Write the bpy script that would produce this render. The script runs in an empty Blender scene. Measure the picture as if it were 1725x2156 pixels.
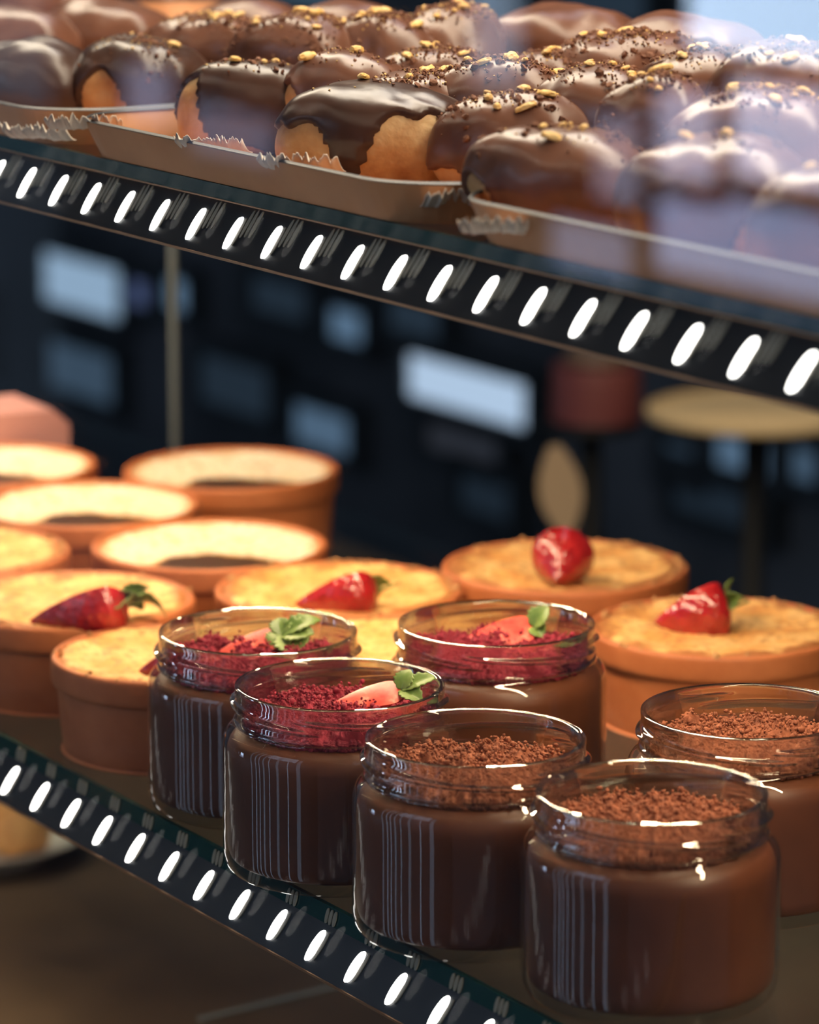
import bpy, math, random
import numpy as np
from mathutils import Vector, Matrix, noise
C = bpy.context.scene.collection
PI = math.pi
R_ = math.radians

# ---------------------------------------------------------------- camera, world, lights, exposure
FPX = 8000.0            # focal length in pixels of the 1725x2156 frame
TH = R_(12.3)           # camera looks down by this
H = .41                 # camera height above the lower shelf (z = 0)
sc = bpy.context.scene
cd = bpy.data.cameras.new('camera'); cam = bpy.data.objects.new('camera', cd); C.objects.link(cam)
cam.location = (0, 0, H); cam.rotation_euler = (PI/2-TH, 0, 0)
cd.sensor_fit = 'VERTICAL'; cd.sensor_height = 36; cd.sensor_width = 28.8
cd.lens = FPX/2156*36
cd.clip_start = .05; cd.clip_end = 60
cd.dof.use_dof = True; cd.dof.focus_distance = 1.31; cd.dof.aperture_fstop = 9.6
cd.dof.aperture_blades = 9
sc.camera = cam
vs = sc.view_settings
vs.view_transform = 'Standard'; vs.look = 'None'; vs.gamma = 1; vs.exposure = 0.0
try: vs.use_curve_mapping = False
except Exception: pass
sc.cycles.use_denoising = True
sc.cycles.max_bounces = 14; sc.cycles.transmission_bounces = 12; sc.cycles.transparent_max_bounces = 24
sc.cycles.glossy_bounces = 6; sc.cycles.diffuse_bounces = 4
sc.cycles.sample_clamp_indirect = 6
wd = bpy.data.worlds.new('world'); sc.world = wd; wd.use_nodes = True
wd.node_tree.nodes['Background'].inputs[0].default_value = (.10, .14, .20, 1)
wd.node_tree.nodes['Background'].inputs[1].default_value = .4

def ray(x, y):
    a = (x-862.5)/FPX; b = (1078-y)/FPX
    return Vector((a, math.cos(TH)+b*math.sin(TH), -math.sin(TH)+b*math.cos(TH)))
def at(x, y, z):
    r = ray(x, y); t = (z-H)/r.z
    return Vector((r.x*t, r.y*t, z))
def atd(x, y, d):
    r = ray(x, y); return Vector((r.x*d, r.y*d, H+r.z*d))
# the display case frame: s runs along the shelf's front edge (to the right and nearer), w goes into the case
O = at(22, 1636, -.016)
_B = at(940, 2130, -.016)
U = (_B-O); U.z = 0; U.normalize()
V = Vector((-U.y, U.x, 0))
YAW = math.atan2(U.y, U.x)
def P(s, w, z): 
    p = O+U*s+V*w; return Vector((p.x, p.y, z))
def hitw(x, y, w):
    r = ray(x, y); t = (O.dot(V)+w)/(r.dot(V)); p = r*t
    q = Vector((p.x, p.y, 0))-Vector((O.x, O.y, 0))
    return q.dot(U), H+p.z
def area(name, loc, rot, sx, sy, e, col):
    l = bpy.data.lights.new(name, 'AREA'); l.shape = 'RECTANGLE'; l.size = sx; l.size_y = sy
    l.energy = e; l.color = col
    o = bpy.data.objects.new(name, l); C.objects.link(o); o.location = loc
    o.rotation_euler = rot; return o
WARM = (1, .76, .47)
# the LED strips' light: under the upper shelf's rail, and under the shelf above the pastries
area('led_or_unseen_light', P(.05, .10, .2325), (R_(4), 0, YAW), 1.3, .012, 5.0, WARM)
area('led_or_unseen_light', P(.05, .20, .66), (R_(4), 0, YAW), 1.4, .16, 10.5, (1, .84, .62))
area('back_wall_fill', P(-1.0, 1.1, 2.2), (0, 0, YAW), 1.5, .6, 9, (.66, .80, 1))  # unseen cool fill, added to lift the dark wall behind the case
area('led_or_unseen_light', P(.05, -.0, -.032), (R_(10), 0, YAW), 1.3, .012, .9, WARM)

# ---------------------------------------------------------------- materials
def mat(name, col=(.5,.5,.5), rough=.5, metal=0, spec=.5, coat=0, coat_r=.05, sss=0, sss_r=(.01,.004,.002), emis=None, es=0, trans=0, ior=1.45):
    m = bpy.data.materials.new(name); m.use_nodes = True
    b = m.node_tree.nodes['Principled BSDF']
    b.inputs['Base Color'].default_value = (*col, 1); b.inputs['Roughness'].default_value = rough
    b.inputs['Metallic'].default_value = metal; b.inputs['Specular IOR Level'].default_value = spec
    b.inputs['Coat Weight'].default_value = coat; b.inputs['Coat Roughness'].default_value = coat_r
    b.inputs['IOR'].default_value = ior
    if sss:
        b.inputs['Subsurface Weight'].default_value = sss; b.inputs['Subsurface Radius'].default_value = sss_r
        b.inputs['Subsurface Scale'].default_value = 1
    if emis: b.inputs['Emission Color'].default_value = (*emis, 1); b.inputs['Emission Strength'].default_value = es
    b.inputs['Transmission Weight'].default_value = trans
    return m
def N(m, t): return m.node_tree.nodes.new(t)
def L(m, a, b): m.node_tree.links.new(a, b)
def coords(m):
    return N(m, 'ShaderNodeTexCoord').outputs['Object']
def noise_col(m, stops, scale, detail=4, vec=None, rough=.6, dist=0):
    n = N(m, 'ShaderNodeTexNoise'); n.inputs['Scale'].default_value = scale; n.inputs['Detail'].default_value = detail
    n.inputs['Roughness'].default_value = rough; n.inputs['Distortion'].default_value = dist
    L(m, vec or coords(m), n.inputs['Vector'])
    r = N(m, 'ShaderNodeValToRGB'); L(m, n.outputs['Fac'], r.inputs['Fac'])
    e = r.color_ramp.elements
    e[0].position, e[0].color = stops[0][0], (*stops[0][1], 1)
    e[1].position, e[1].color = stops[-1][0], (*stops[-1][1], 1)
    for p, c in stops[1:-1]:
        k = e.new(p); k.color = (*c, 1)
    L(m, r.outputs['Color'], m.node_tree.nodes['Principled BSDF'].inputs['Base Color'])
    return r
def bump(m, scale, dist, detail=5, strength=.6, vor=False):
    n = N(m, 'ShaderNodeTexVoronoi' if vor else 'ShaderNodeTexNoise'); n.inputs['Scale'].default_value = scale
    if not vor: n.inputs['Detail'].default_value = detail
    L(m, coords(m), n.inputs['Vector'])
    b = N(m, 'ShaderNodeBump'); b.inputs['Distance'].default_value = dist; b.inputs['Strength'].default_value = strength
    L(m, n.outputs['Distance' if vor else 'Fac'], b.inputs['Height'])
    L(m, b.outputs['Normal'], m.node_tree.nodes['Principled BSDF'].inputs['Normal'])

M_choc = mat('dark_chocolate_glaze', (.052,.024,.017), .30, spec=.45); noise_col(M_choc, [(.3,(.034,.015,.011)),(.7,(.080,.036,.024))], 40, 3); bump(M_choc, 60, .0012, 3, .5)
M_milk = mat('milk_chocolate_glaze', (.12,.05,.032), .29, spec=.5); noise_col(M_milk, [(.3,(.105,.042,.026)),(.7,(.19,.080,.048))], 45, 3); bump(M_milk, 60, .0012, 3, .5)
M_pastry = mat('choux_pastry', (.6,.32,.13), .6, sss=.12); noise_col(M_pastry, [(.28,(.36,.14,.045)),(.5,(.62,.33,.13)),(.72,(.80,.53,.27))], 55, 5); bump(M_pastry, 180, .0015, 6, .6)
M_ccrumb = mat('chocolate_crumb', (.17,.07,.038), .8); noise_col(M_ccrumb, [(.3,(.09,.032,.018)),(.7,(.30,.13,.07))], 300, 3)
M_nut = mat('chopped_nut', (.86,.55,.17), .5); noise_col(M_nut, [(.3,(.75,.40,.08)),(.7,(.95,.70,.32))], 200, 3)
M_terra = mat('terracotta', (.52,.17,.06), .5); noise_col(M_terra, [(.3,(.40,.11,.035)),(.7,(.57,.19,.07))], 26, 6); bump(M_terra, 160, .0006)
M_cust = mat('baked_custard', (.85,.55,.18), .6, sss=.1)
M_mousse = mat('chocolate_mousse', (.15,.046,.02), .42); noise_col(M_mousse, [(.3,(.098,.029,.012)),(.75,(.165,.050,.022))], 16, 3, dist=.3)
M_redc = mat('red_velvet_crumb', (.26,.015,.035), .8); noise_col(M_redc, [(.3,(.14,.006,.018)),(.7,(.38,.03,.065))], 260, 3)
M_brnc = mat('cocoa_crumb', (.24,.075,.04), .85); noise_col(M_brnc, [(.3,(.14,.04,.02)),(.7,(.34,.115,.06))], 260, 3)
M_straw = mat('strawberry_skin', (.62,.02,.025), .16, spec=.7, coat=.7, coat_r=.06); noise_col(M_straw, [(.3,(.26,.004,.010)),(.7,(.52,.025,.03))], 70, 2); bump(M_straw, 330, .0011, strength=.8, vor=True)
M_flesh = mat('strawberry_flesh', (.85,.25,.2), .3, coat=.4); noise_col(M_flesh, [(.35,(.62,.035,.035)),(.6,(.74,.13,.10)),(.78,(.85,.42,.33))], 130, 4)
M_leaf = mat('leaf_green', (.1,.2,.04), .38); noise_col(M_leaf, [(.3,(.06,.13,.025)),(.7,(.21,.30,.085))], 120, 3)
M_paper = mat('baking_paper', (.72,.62,.52), .7); bump(M_paper, 90, .002)
M_bronze = mat('bronze_tray', (.60,.30,.15), .5, metal=.1); noise_col(M_bronze, [(.3,(.48,.22,.10)),(.7,(.66,.33,.16))], 18, 5)
M_rail = mat('black_rail', (.016,.018,.022), .38)
M_railtrim = mat('copper_trim', (.55,.30,.15), .35, metal=.8)
M_led = mat('led_lit', (1,1,1), .5, emis=(1,.97,.90), es=7)
M_ghost = mat('led_ghost_tone', (.34,.31,.24), .35)  # pale tone for the LEDs' ghost reflections, which are modelled as slivers
M_plate = mat('white_china', (.75,.72,.68), .25)
M_wallb = mat('dark_wall', (.05,.06,.075), .7); noise_col(M_wallb, [(.35,(.02,.026,.034)),(.7,(.10,.11,.13))], 2.2, 3)
M_dark = mat('dark_shelving', (.010,.011,.013), .5)
M_deck = mat('brown_deck', (.085,.060,.044), .38); noise_col(M_deck, [(.3,(.070,.045,.030)),(.7,(.14,.092,.060))], 9, 6); bump(M_deck, 300, .0004)
M_steel = mat('brushed_steel', (.38,.42,.44), .4, metal=.3)
M_pink = mat('pink_icing', (.55,.27,.25), .5)
M_tan = mat('tan_wood', (.45,.32,.20), .6)
M_maroon = mat('maroon_glaze', (.17,.045,.045), .5)
M_mull = mat('dark_frame', (.02,.025,.03), .5)
M_orange = mat('golden_pastry', (.72,.33,.08), .5); noise_col(M_orange, [(.3,(.45,.15,.03)),(.7,(.85,.5,.2))], 40, 4)

def thin_glass(name, tint, refl, rough=.0, ior=1.5):
    m = bpy.data.materials.new(name); m.use_nodes = True; nt = m.node_tree
    for n in list(nt.nodes):
        if n.type != 'OUTPUT_MATERIAL': nt.nodes.remove(n)
    out = nt.nodes['Material Output']
    tr = N(m,'ShaderNodeBsdfTransparent'); tr.inputs[0].default_value = (*tint,1)
    gl = N(m,'ShaderNodeBsdfGlossy'); gl.inputs[0].default_value = (1,1,1,1); gl.inputs['Roughness'].default_value = rough
    fr = N(m,'ShaderNodeFresnel'); ge = N(m,'ShaderNodeNewGeometry')
    bi = N(m,'ShaderNodeMix'); L(m, ge.outputs['Backfacing'], bi.inputs[0]); bi.inputs[2].default_value = ior; bi.inputs[3].default_value = 1/ior
    L(m, bi.outputs[0], fr.inputs['IOR'])
    mu = N(m,'ShaderNodeMath'); mu.operation = 'MULTIPLY'; mu.inputs[1].default_value = refl; mu.use_clamp = True
    L(m, fr.outputs[0], mu.inputs[0])
    mx = N(m,'ShaderNodeMixShader'); L(m, mu.outputs[0], mx.inputs[0]); L(m, tr.outputs[0], mx.inputs[1]); L(m, gl.outputs[0], mx.inputs[2])
    L(m, mx.outputs[0], out.inputs[0]); return m
M_pane = thin_glass('display_pane_glass', (.985,.99,.995), .8)
M_jarbody = thin_glass('jar_body_glass', (.93,.95,.95), 1.3, .02)
M_shelf = thin_glass('shelf_glass', (.88,.92,.90), .9, .03)
M_shelfedge = mat('shelf_glass_edge', (.010,.055,.050), .12, spec=.8)
M_jar = bpy.data.materials.new('jar_neck_glass'); M_jar.use_nodes = True
_nt = M_jar.node_tree; _b = _nt.nodes['Principled BSDF']; _nt.nodes.remove(_b)
_g = N(M_jar,'ShaderNodeBsdfGlass'); _g.inputs['IOR'].default_value = 1.45; _g.inputs['Roughness'].default_value = .01; _g.inputs['Color'].default_value = (.96,.98,.97,1)
_t = N(M_jar,'ShaderNodeBsdfTransparent'); _t.inputs[0].default_value = (.97,.98,.98,1)
_m = N(M_jar,'ShaderNodeMixShader'); _m.inputs[0].default_value = .64
L(M_jar,_t.outputs[0],_m.inputs[1]); L(M_jar,_g.outputs[0],_m.inputs[2]); L(M_jar,_m.outputs[0],_nt.nodes['Material Output'].inputs[0])
def window_light(name, col, e):
    return mat(name, (0,0,0), .5, emis=col, es=e)

# custard: bright yellow crumb with browned patches and a burnt edge
def custard_mat(name, pale, gold, brown, rmax, burn, centre=None):
    m = mat(name, gold, .5, sss=.08)
    co = coords(m)
    n = N(m,'ShaderNodeTexNoise'); n.inputs['Scale'].default_value = 75; n.inputs['Detail'].default_value = 6; L(m, co, n.inputs['Vector'])
    n2 = N(m,'ShaderNodeTexNoise'); n2.inputs['Scale'].default_value = 260; n2.inputs['Detail'].default_value = 4; L(m, co, n2.inputs['Vector'])
    sep = N(m,'ShaderNodeSeparateXYZ'); L(m, co, sep.inputs[0])
    cmb = N(m,'ShaderNodeCombineXYZ'); L(m, sep.outputs[0], cmb.inputs[0]); L(m, sep.outputs[1], cmb.inputs[1])
    def dist_to(c):
        s = N(m,'ShaderNodeVectorMath'); s.operation='SUBTRACT'; L(m, cmb.outputs[0], s.inputs[0]); s.inputs[1].default_value = c
        l = N(m,'ShaderNodeVectorMath'); l.operation='LENGTH'; L(m, s.outputs[0], l.inputs[0]); return l.outputs['Value']
    def mth(op, a, b):
        k = N(m,'ShaderNodeMath'); k.operation = op
        for i, v in enumerate((a,b)):
            if isinstance(v, (int,float)): k.inputs[i].default_value = v
            else: L(m, v, k.inputs[i])
        return k.outputs[0]
    def ramp(v, lo, hi):
        k = N(m,'ShaderNodeMapRange'); k.interpolation_type='SMOOTHSTEP'; L(m, v, k.inputs[0])
        k.inputs[1].default_value = lo; k.inputs[2].default_value = hi; return k.outputs[0]
    def mix(f, a, b):
        k = N(m,'ShaderNodeMix'); k.data_type='RGBA'; L(m, f, k.inputs[0])
        for i, v in ((6,a),(7,b)):
            if isinstance(v, tuple): k.inputs[i].default_value = (*v,1)
            else: L(m, v, k.inputs[i])
        return k.outputs[2]
    c = mix(ramp(n.outputs['Fac'], .35, .65), pale, gold)
    c = mix(mth('MULTIPLY', ramp(n2.outputs['Fac'], .50, .64), .6), c, brown)
    edge = ramp(mth('ADD', dist_to((0,0,0)), mth('MULTIPLY', mth('SUBTRACT', n.outputs['Fac'], .5), burn)), rmax*.86, rmax*1.04)
    c = mix(edge, c, brown)
    if centre:
        d = mth('ADD', dist_to(centre[0]), mth('MULTIPLY', mth('SUBTRACT', n.outputs['Fac'], .5), .02))
        c = mix(ramp(d, centre[1]+.003, centre[1]), c, (.62,.30,.08))
        c = mix(ramp(d, centre[1]+.0005, centre[1]-.002), c, (.050,.018,.009))
    L(m, c, m.node_tree.nodes['Principled BSDF'].inputs['Base Color'])
    bump(m, 330, .0016, 6, .7); return m
M_creme = custard_mat('baked_yellow_custard', (.90,.56,.22), (.76,.36,.10), (.40,.15,.045), .0475, .030)
M_pud = custard_mat('white_baked_pudding', (.93,.84,.66), (.90,.78,.56), (.55,.24,.07), .0505, .016, ((.002,-.020,0), .027))

# ---------------------------------------------------------------- mesh helpers
def link(name, me, m, parent=None, smooth=True):
    o = bpy.data.objects.new(name, me); C.objects.link(o)
    for x in (m if isinstance(m, (list,tuple)) else [m]): me.materials.append(x)
    if smooth: me.shade_smooth()
    if parent: o.parent = parent
    return o
def pyd(name, vs_, fs, m, parent=None, smooth=True):
    me = bpy.data.meshes.new(name); me.from_pydata([tuple(v) for v in vs_], [], fs); me.validate(); me.update()
    return link(name, me, m, parent, smooth)
def grid_faces(nu, nv, cu=False, cv=False):
    f = []
    for i in range(nu if cu else nu-1):
        for j in range(nv if cv else nv-1):
            a = i*nv+j; b = ((i+1)%nu)*nv+j; c = ((i+1)%nu)*nv+(j+1)%nv; d = i*nv+(j+1)%nv
            f.append((a,b,c,d))
    return f
def lathe(prof, n=96, cap0=False, cap1=False, rfn=None):
    v = []; k = len(prof)
    for i in range(n):
        a = 2*PI*i/n
        for j, (r, z) in enumerate(prof):
            if rfn: r, z = rfn(a, j, r, z)
            v.append((r*math.cos(a), r*math.sin(a), z))
    f = grid_faces(n, k, cu=True)
    if cap0: v.append((0,0,prof[0][1])); c=len(v)-1; f += [(c, ((i+1)%n)*k, i*k) for i in range(n)]
    if cap1: v.append((0,0,prof[-1][1])); c=len(v)-1; f += [(c, i*k+k-1, ((i+1)%n)*k+k-1) for i in range(n)]
    return v, f
def smooth_prof(pts, step=6):
    out = []
    n = len(pts)
    for i in range(n-1):
        p0 = pts[max(i-1,0)]; p1 = pts[i]; p2 = pts[i+1]; p3 = pts[min(i+2,n-1)]
        for k in range(step):
            t = k/step
            out.append(tuple(.5*((2*p1[c])+(-p0[c]+p2[c])*t+(2*p0[c]-5*p1[c]+4*p2[c]-p3[c])*t*t+(-p0[c]+3*p1[c]-3*p2[c]+p3[c])*t**3) for c in (0,1)))
    out.append(pts[-1]); return out
def boxes(name, bs, m, parent=None, bevel=0, world=False):
    """bs: list of (s0,s1,w0,w1,z0,z1) in the case frame, relative to the parent when it has one"""
    v = []; f = []
    for (a,b,c,d,e,g) in bs:
        k = len(v)
        for x in (a,b):
            for y in (c,d):
                for z in (e,g): v.append((x,y,z))
        f += [tuple(k+i for i in q) for q in ((0,1,3,2),(4,6,7,5),(0,4,5,1),(2,3,7,6),(0,2,6,4),(1,5,7,3))]
    o = pyd(name, v, f, m, parent, smooth=False)
    if not parent: o.location = (O.x, O.y, 0); o.rotation_euler = (0,0,YAW)
    if bevel:
        b = o.modifiers.new('bevel','BEVEL'); b.width = bevel; b.segments = 3
    return o
def empty(name, loc, rz=0, rot=None):
    o = bpy.data.objects.new(name, None); C.objects.link(o); o.location = loc
    o.rotation_euler = rot or (0,0,rz); o.empty_display_size = .01; return o
def case_empty(name): return empty(name, (O.x, O.y, 0), YAW)
def tag(o, label, cat, group=None, kind=None):
    o['label'] = label; o['category'] = cat
    if group: o['group'] = group
    if kind: o['kind'] = kind
    return o
def structure(o): o['kind'] = 'structure'; return o
def dup(root, loc=None, rz=None, label=None):
    r = root.copy(); C.objects.link(r)
    if loc is not None: r.location = loc
    if rz is not None: r.rotation_euler = (0,0,rz)
    if label: r['label'] = label
    for ch in list(root.children):
        c = ch.copy(); C.objects.link(c); c.parent = r
        for g in ch.children:
            d = g.copy(); C.objects.link(d); d.parent = c
    return r
_t = (1+5**.5)/2
ICO_V = [Vector(v).normalized() for v in ((-1,_t,0),(1,_t,0),(-1,-_t,0),(1,-_t,0),(0,-1,_t),(0,1,_t),(0,-1,-_t),(0,1,-_t),(_t,0,-1),(_t,0,1),(-_t,0,-1),(-_t,0,1))]
ICO_F = [(0,11,5),(0,5,1),(0,1,7),(0,7,10),(0,10,11),(1,5,9),(5,11,4),(11,10,2),(10,7,6),(7,1,8),(3,9,4),(3,4,2),(3,2,6),(3,6,8),(3,8,9),(4,9,5),(2,4,11),(6,2,10),(8,6,7),(9,8,1)]
def _sub(v, f):
    v = list(v); nf = []; cache = {}
    def mid(a,b):
        k = (min(a,b),max(a,b))
        if k not in cache: v.append(((v[a]+v[b])/2).normalized()); cache[k] = len(v)-1
        return cache[k]
    for a,b,c in f:
        x,y,z = mid(a,b),mid(b,c),mid(c,a); nf += [(a,x,z),(b,y,x),(c,z,y),(x,y,z)]
    return v, nf
ICO2 = _sub(ICO_V, ICO_F)
def blobs(name, items, m, rnd, parent=None, sub=True, smooth=True):
    """items: (pos, size) lumps of irregular shape in ONE mesh of crumbs"""
    bv, bf = ICO2 if sub else (ICO_V, ICO_F)
    A = np.array([tuple(v) for v in bv]); vs_ = []; fs = []
    k = 0
    rs = np.random.RandomState(rnd)
    for p, s in items:
        q = rs.randn(3,3); Q, _ = np.linalg.qr(q)
        sc_ = s*(0.6+.8*rs.rand(3))
        B = (A*(1+.22*rs.randn(len(A),1)).clip(.6,1.5)*sc_) @ Q + np.array(p)
        vs_.append(B); fs += [(a+k,b+k,c+k) for a,b,c in bf]; k += len(A)
    return pyd(name, np.concatenate(vs_), fs, m, parent, smooth)

# ---------------------------------------------------------------- the setting
SH = .241     # top of the upper shelf
BACKW = None
def shelf_back():
    p = at(705, 1062, 0); return (p-Vector((O.x,O.y,0))).dot(V)
BW = shelf_back()
structure(boxes('front_glass', [(-1.6,.9,-.030,-.026,-.5,.75)], M_pane)); 
wb = boxes('wall_back', [(-6,3,2.0,2.1,-1.6,2.4)], M_wallb); structure(wb)
structure(boxes('floor', [(-6,3,-3.6,2.1,-1.65,-1.6)], M_wallb))
structure(boxes('ceiling', [(-6,3,-3.6,2.1,2.4,2.45)], M_wallb))
structure(boxes('wall_street', [(-7,3,-3.7,-3.6,-1.6,2.4)], mat('street_wall',(.02,.025,.035),.8)))
n_win = [0]
def window(rects, w, col, e, d=.02):
    """glowing daylight panes with a dark frame, set in a wall; rects are (s0,s1,z0,z1)"""
    for (s0,s1,z0,z1) in rects:
        n_win[0] += 1
        r = case_empty('window_%d' % n_win[0]); structure(r)
        a, b = (w-d, w) if w > 0 else (w, w+d)
        boxes('pane', [(s0,s1,a,b,z0,z1)], window_light('daylight', col, e), r)
        t = .02; a, b = (a-.01, b) if w > 0 else (a, b+.01)
        boxes('frame', [(s0-t,s0,a,b,z0-t,z1+t),(s1,s1+t,a,b,z0-t,z1+t),(s0,s1,a,b,z0-t,z0),(s0,s1,a,b,z1,z1+t)], M_mull, r)
def px_rect(x0, y0, x1, y1, w):
    s0, z0 = hitw(x0, (y0+y1)/2, w); s1, z1 = hitw(x1, (y0+y1)/2, w)
    xm = (x0+x1)/2
    _, zt = hitw(xm, y0, w); _, zb = hitw(xm, y1, w)
    return (min(s0,s1), max(s0,s1), zb, zt)
BL = (.30,.52,.80)
for (x0,y0,x1,y1,e,col) in [
    (120,545,285,650,.75,(.42,.62,.85)), (380,585,425,650,.42,BL), (300,590,345,640,.28,(.25,.35,.75)),
    (130,730,270,830,.15,BL), (725,650,800,715,.34,BL), (890,772,1145,865,1.0,(.50,.66,.86)),
    (650,860,770,940,.27,BL), (450,760,600,860,.05,BL), (560,590,680,660,.05,BL), (930,905,1085,960,.06,(.4,.45,.6)),
    (1540,920,1660,1000,.28,BL), (1700,940,1760,1010,.18,BL), (850,630,960,700,.06,BL), (1430,930,1500,990,.08,BL),
    (470,-60,740,90,.22,(.22,.42,.62)), (1000,-60,1090,100,.10,BL),
    (1450,1010,1640,1090,.035,BL), (1000,1000,1110,1080,.035,BL), (-60,620,-5,760,.3,BL),
    (1210,-60,1400,40,.06,BL)]:
    window([px_rect(x0,y0,x1,y1,2.0)], 2.0, col, e)
# daylight windows on the street side, seen only as reflections in the glass and on the glaze
def refl(x0,y0,x1,y1,e,col):
    # the front glass mirrors the street: a point at w behind the pane shows what stands at the same distance before it
    PW = -.030; wv = 3.55
    s0,s1,z0,z1 = px_rect(x0,y0,x1,y1,wv)
    window([(s0,s1,z0,z1)], 2*PW-wv, col, e)
DAY = (.55,.74,1.0)
refl(1470,-420,1980,130, 9.5, DAY)
refl(1560,190,1960,400, 5.5, (.62,.68,.95))
refl(1400,190,1530,400, 3.6, (.62,.66,.95))
refl(1400,440,1960,620, 3.2, (.46,.58,.95))
refl(1180,470,1350,570, 1.6, (.50,.60,.95))
refl(1270,240,1370,420, 1.5, (.62,.66,.95))
refl(280,140,380,250, 1.3, (.55,.62,.95))
refl(420,235,600,330, .9, (.55,.62,.95))
refl(1010,-300,1120,180, 1.8, DAY)
refl(-140,-300,120,200, .3, DAY)
refl(330,1850,420,2060, 1.4, DAY)
refl(430,1300,700,1980, .7, (.55,.60,1.0))
# tall daylight windows further along the street, outside the pane's mirror view: they light and gloss the case
for (s0,s1,z0,z1,e) in [(-1.7,-1.6,-1.55,1.9,1.2),(-1.3,-1.22,-1.55,1.9,1.8),(-1.02,-.97,-1.55,1.9,2.6),(-.75,-.66,-1.55,1.9,1.3),(-.4,-.36,-1.55,1.9,2.6),(.0,.12,-1.55,1.9,1.0),(.55,.60,-1.55,1.9,2.4),(1.0,1.2,-1.55,1.9,1.0),(-.6,.9,.9,2.0,2.0)]:
    window([(s0,s1,z0,z1)], -2.6, DAY, e)

# lower deck of the case
deck = boxes('display_deck', [(-1.2,.8,-.02,.75,-.215,-.20)], M_deck); tag(deck, 'dark brown metal deck at the bottom of the case under the lower shelf', 'deck')
a, za = hitw(430,2150,.0)

def glass_shelf(z, t, label, w1):
    r = case_empty('glass_shelf'); tag(r, label, 'shelf', 'glass shelves in the case')
    boxes('pane', [(-1.3,.75,.001,w1,z-t,z)], M_shelf, r)
    boxes('polished_edge', [(-1.3,.75,-.0008,.001,z-t,z)], M_shelfedge, r)
    return r
lower_shelf = glass_shelf(0, .007, 'lower glass shelf with dark green edge carrying jars and clay pots', BW)
glass_shelf(SH, .005, 'upper glass shelf carrying the chocolate eclairs on bronze trays', .42)

def led_rail(zc, label, n0, n1, ghost, shelf=None, edge_ghost=()):
    """black rail under a shelf's edge; the face leans back, the diodes sit on it"""
    r = case_empty('led_rail'); tag(r, label, 'light strip', 'LED rails under the shelf edges')
    h = .0095
    wb_, wt_ = -.0035, .0045
    def face(q): # q -1..1 from bottom to top
        return (wb_+(wt_-wb_)*(q+1)/2, zc+h*q)
    v = []; f = []
    for s in (-1.3,.75):
        v += [(s,wb_,zc-h),(s,wt_,zc+h),(s,.012,zc+h),(s,.012,zc-h)]
    f = [(0,1,5,4),(1,2,6,5),(2,3,7,6),(3,0,4,7),(0,3,2,1),(4,5,6,7)]
    pyd('housing', v, f, M_rail, r, smooth=False)
    boxes('trim_strip', [(-1.3,.75,wb_-.0006,wb_+.001,zc-h-.0008,zc-h)], M_railtrim, r)
    boxes('trim_strip', [(-1.3,.75,wt_-.0035,wt_,zc+h-.0005,zc+h)], M_railtrim, r)
    # a diode: rounded lozenge plate, standing on the sloping face
    def lozenge(hw, hh, nrm, lift, q0, cs, nseg=28, lean=.0):
        vv = []
        for k in range(nseg):
            a = 2*PI*k/nseg
            x = hw*abs(math.cos(a))**.75*math.copysign(1,math.cos(a)); y = hh*abs(math.sin(a))**1.15*math.copysign(1,math.sin(a))
            w_, z_ = face(q0+y/h)
            if z_ > zc+h*.95: w_ = -.0011
            vv.append((cs+x+y*lean*2.6, w_-lift, z_))
        return vv
    def plate(lst):
        v = []; f = []
        for ring, ring0 in lst:
            k = len(v); n = len(ring); v += ring+ring0
            f.append(tuple(range(k, k+n)))
            for i in range(n): f.append((k+i, k+n+i, k+n+(i+1)%n, k+(i+1)%n))
        return v, f
    d0 = g0 = e0 = None
    sp = .02655
    for i in range(n0, n1):
        if d0 is None:
            v, f = plate([(lozenge(.0023,.0056,0,.0008,-.1,0,lean=.15), lozenge(.0024,.0057,0,0,-.1,0,lean=.15))])
            d0 = d = pyd('diode', v, f, M_led, r, smooth=False)
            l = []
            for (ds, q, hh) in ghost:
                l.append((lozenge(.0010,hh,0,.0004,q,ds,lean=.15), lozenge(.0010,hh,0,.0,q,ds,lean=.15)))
            v, f = plate(l); g0 = g = pyd('led_ghost', v, f, M_ghost, d, smooth=False)  # slivers standing in for the diode's ghost reflections in the glass
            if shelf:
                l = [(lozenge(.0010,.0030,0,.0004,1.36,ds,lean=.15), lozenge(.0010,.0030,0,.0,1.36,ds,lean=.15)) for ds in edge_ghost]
                v, f = plate(l); e0 = pyd('edge_led_ghost', v, f, M_ghost, shelf, smooth=False); e0.location = (i*sp,0,0)  # more LED ghost reflections made as slivers, set on the shelf edge
        else:
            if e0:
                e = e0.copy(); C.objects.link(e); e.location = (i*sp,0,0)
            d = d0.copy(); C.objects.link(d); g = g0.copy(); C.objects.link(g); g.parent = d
        d.location = (i*sp, 0, 0)
    return r
zu = .2259
led_rail(-.016-.0005, 'row of white LEDs on the black rail under the lower shelf edge', -2, 20, [(.0036,-.05,.0050)], lower_shelf, (.0100,.0125,.0150))
led_rail(zu, 'row of white LEDs on the black rail under the upper shelf edge', -2, 21, [(.0036,-.02,.0048),(.0072,.30,.0048),(.0100,.35,.0048),(.0128,.35,.0046)])

# slim steel post at the back of the case
pp = at(366, 1010, 0)
q = (pp-Vector((O.x,O.y,0))); ps, pw = q.dot(U), q.dot(V)
post = empty('steel_post', P(ps, BW+.03, -.2))
s_post, _ = hitw(366, 740, BW+.03)
post.location = P(s_post, BW+.03, -.2); tag(post, 'slim grey steel post standing behind the pots in the case', 'post')
v, f = lathe([(.0022,0),(.0022,1.0)], 20, True, True); pyd('rod', v, f, M_steel, post)
v, f = lathe([(.007,0),(.007,.004),(.003,.008)], 20, True, True); pyd('foot', v, f, M_steel, post)

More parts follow.
